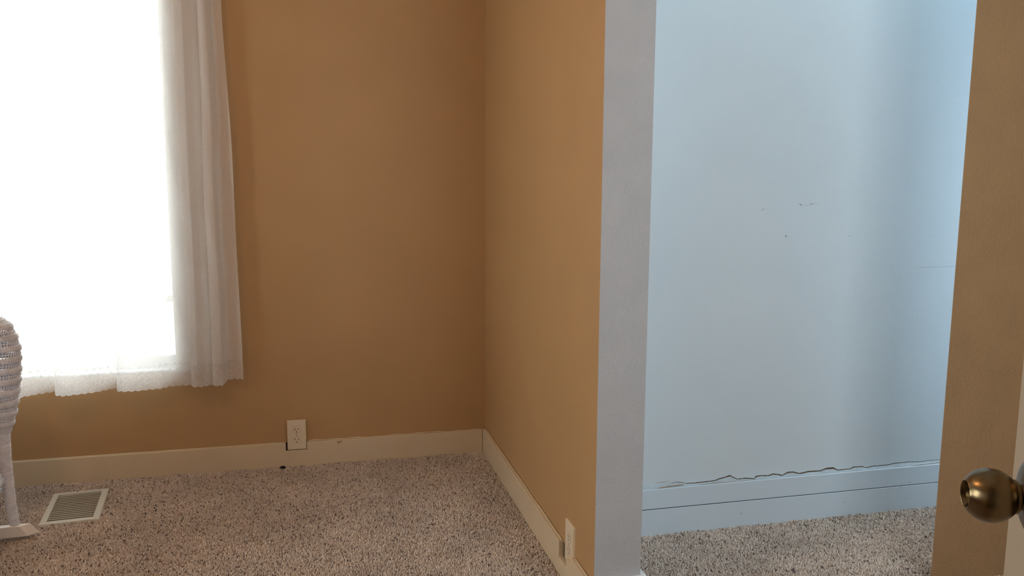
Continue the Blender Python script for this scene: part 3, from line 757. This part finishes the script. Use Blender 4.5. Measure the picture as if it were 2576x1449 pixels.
rs.build('rosette', 'brass', ko, smooth=True)
RB = RO - dn * 0.035
kb = MB(); kb.lathe([(-0.0, 0.0385), (0.003, 0.0385), (0.008, 0.030), (0.0105, 0.0155), (0.017, 0.0125)] + [(0.043 + R * math.cos(a), R * math.sin(a)) for a in np.linspace(math.radians(150), math.radians(30), 20)] + [(0.0665, 0.0)], RB, -dn, 40)
kb.build('door_knob', 'brass', door, smooth=True)
m = MB(); A = RO + dt * 0.0625; LM = Matrix.Translation(A - dn * 0.0175) @ Matrix((( -dn.x, dt.x, 0, 0), (-dn.y, dt.y, 0, 0), (0, 0, 1, 0), (0, 0, 0, 1)))
m.box((-0.0125, -0.0005, -0.028), (0.0125, 0.0012, 0.028), 0, LM); m.box((-0.006, 0.0, -0.008), (0.006, 0.010, 0.008), 0, LM); m.build('latch', 'brass', door)
for z in (0.25, 1.05, 1.85):
    m = MB(); hp = d1 + dn * 0.004 - dt * 0.004; m.tube([(hp.x, hp.y, z - 0.045), (hp.x, hp.y, z + 0.045)], 0.006, 10); m.build('hinge', 'brass', door, smooth=True)

# ------------------------------------------------------------------ carpet pile: every tuft real, one object of stuff
def tufts():
    sp = 0.0046
    pts = []
    def patch(x0, x1, y0, y1):
        X, Y = np.meshgrid(np.arange(x0, x1, sp), np.arange(y0, y1, sp)); P_ = np.stack([X.ravel(), Y.ravel()], 1)
        return P_ + rng.uniform(-0.5, 0.5, P_.shape) * sp * 0.85
    A = np.concatenate([patch(-1.35, BX - 0.001, 1.95, YB - 0.0155), patch(XC + 0.017, 2.32, 1.90, YK - 0.017)])
    ang = np.arctan2(A[:, 0], A[:, 1])
    lim0, lim1 = math.radians(-20), math.radians(46)
    keep = (ang > lim0) & (ang < lim1)
    c, s_ = math.cos(-va), math.sin(-va)
    dx = A[:, 0] - VC.x; dy = A[:, 1] - VC.y
    lx = dx * c - dy * s_; ly = dx * s_ + dy * c
    keep &= ~((abs(lx) < W2 - 0.001) & (abs(ly) < L2 - 0.001))
    keep &= ~((A[:, 0] > XS - 0.016) & (A[:, 0] < XC + 0.016) & (A[:, 1] > YC - 0.016))
    A = A[keep]; N = len(A)
    val = rng.random(N)
    # colour flecks gather in small clusters of neighbouring tufts
    h = rng.uniform(0.005, 0.0105, N); h += 0.0015 * np.sin(A[:, 0] * 31 + np.sin(A[:, 1] * 17)) * np.sin(A[:, 1] * 27)
    rr = rng.uniform(0.0022, 0.0034, N); lean = rng.normal(0, 0.0022, (N, 2)); rot = rng.uniform(0, PI / 2, N)
    V = np.zeros((N, 9, 3), np.float32)
    for k_ in range(4):
        a = rot + k_ * PI / 2
        V[:, k_, 0] = A[:, 0] + np.cos(a) * rr; V[:, k_, 1] = A[:, 1] + np.sin(a) * rr; V[:, k_, 2] = 0.0
        V[:, 4 + k_, 0] = A[:, 0] + lean[:, 0] * 0.7 + np.cos(a + 0.5) * rr * 0.85; V[:, 4 + k_, 1] = A[:, 1] + lean[:, 1] * 0.7 + np.sin(a + 0.5) * rr * 0.85; V[:, 4 + k_, 2] = h * 0.72
    V[:, 8, 0] = A[:, 0] + lean[:, 0]; V[:, 8, 1] = A[:, 1] + lean[:, 1]; V[:, 8, 2] = h
    tri = []
    for k_ in range(4):
        j = (k_ + 1) % 4; tri += [(k_, j, 4 + j), (k_, 4 + j, 4 + k_), (4 + k_, 4 + j, 8)]
    tri = np.array(tri, np.int32); nt = len(tri)
    F = (tri[None] + (np.arange(N) * 9)[:, None, None]).reshape(-1)
    me = bpy.data.meshes.new('carpet_pile'); me.vertices.add(N * 9); me.vertices.foreach_set('co', V.ravel())
    me.loops.add(N * nt * 3); me.loops.foreach_set('vertex_index', F)
    me.polygons.add(N * nt); me.polygons.foreach_set('loop_start', np.arange(N * nt, dtype=np.int32) * 3)
    me.update(calc_edges=True)
    at = me.attributes.new('tuft', 'FLOAT', 'POINT'); at.data.foreach_set('value', np.repeat(val, 9).astype(np.float32))
    me.materials.append(M['carpet'])
    o = bpy.data.objects.new('carpet_pile', me); COL.objects.link(o)
    tag(o, 'beige speckled cut pile of the carpet covering the floor', 'carpet', kind='stuff')
    print('tufts', N)


tufts()
CH.location.z = 0.0085
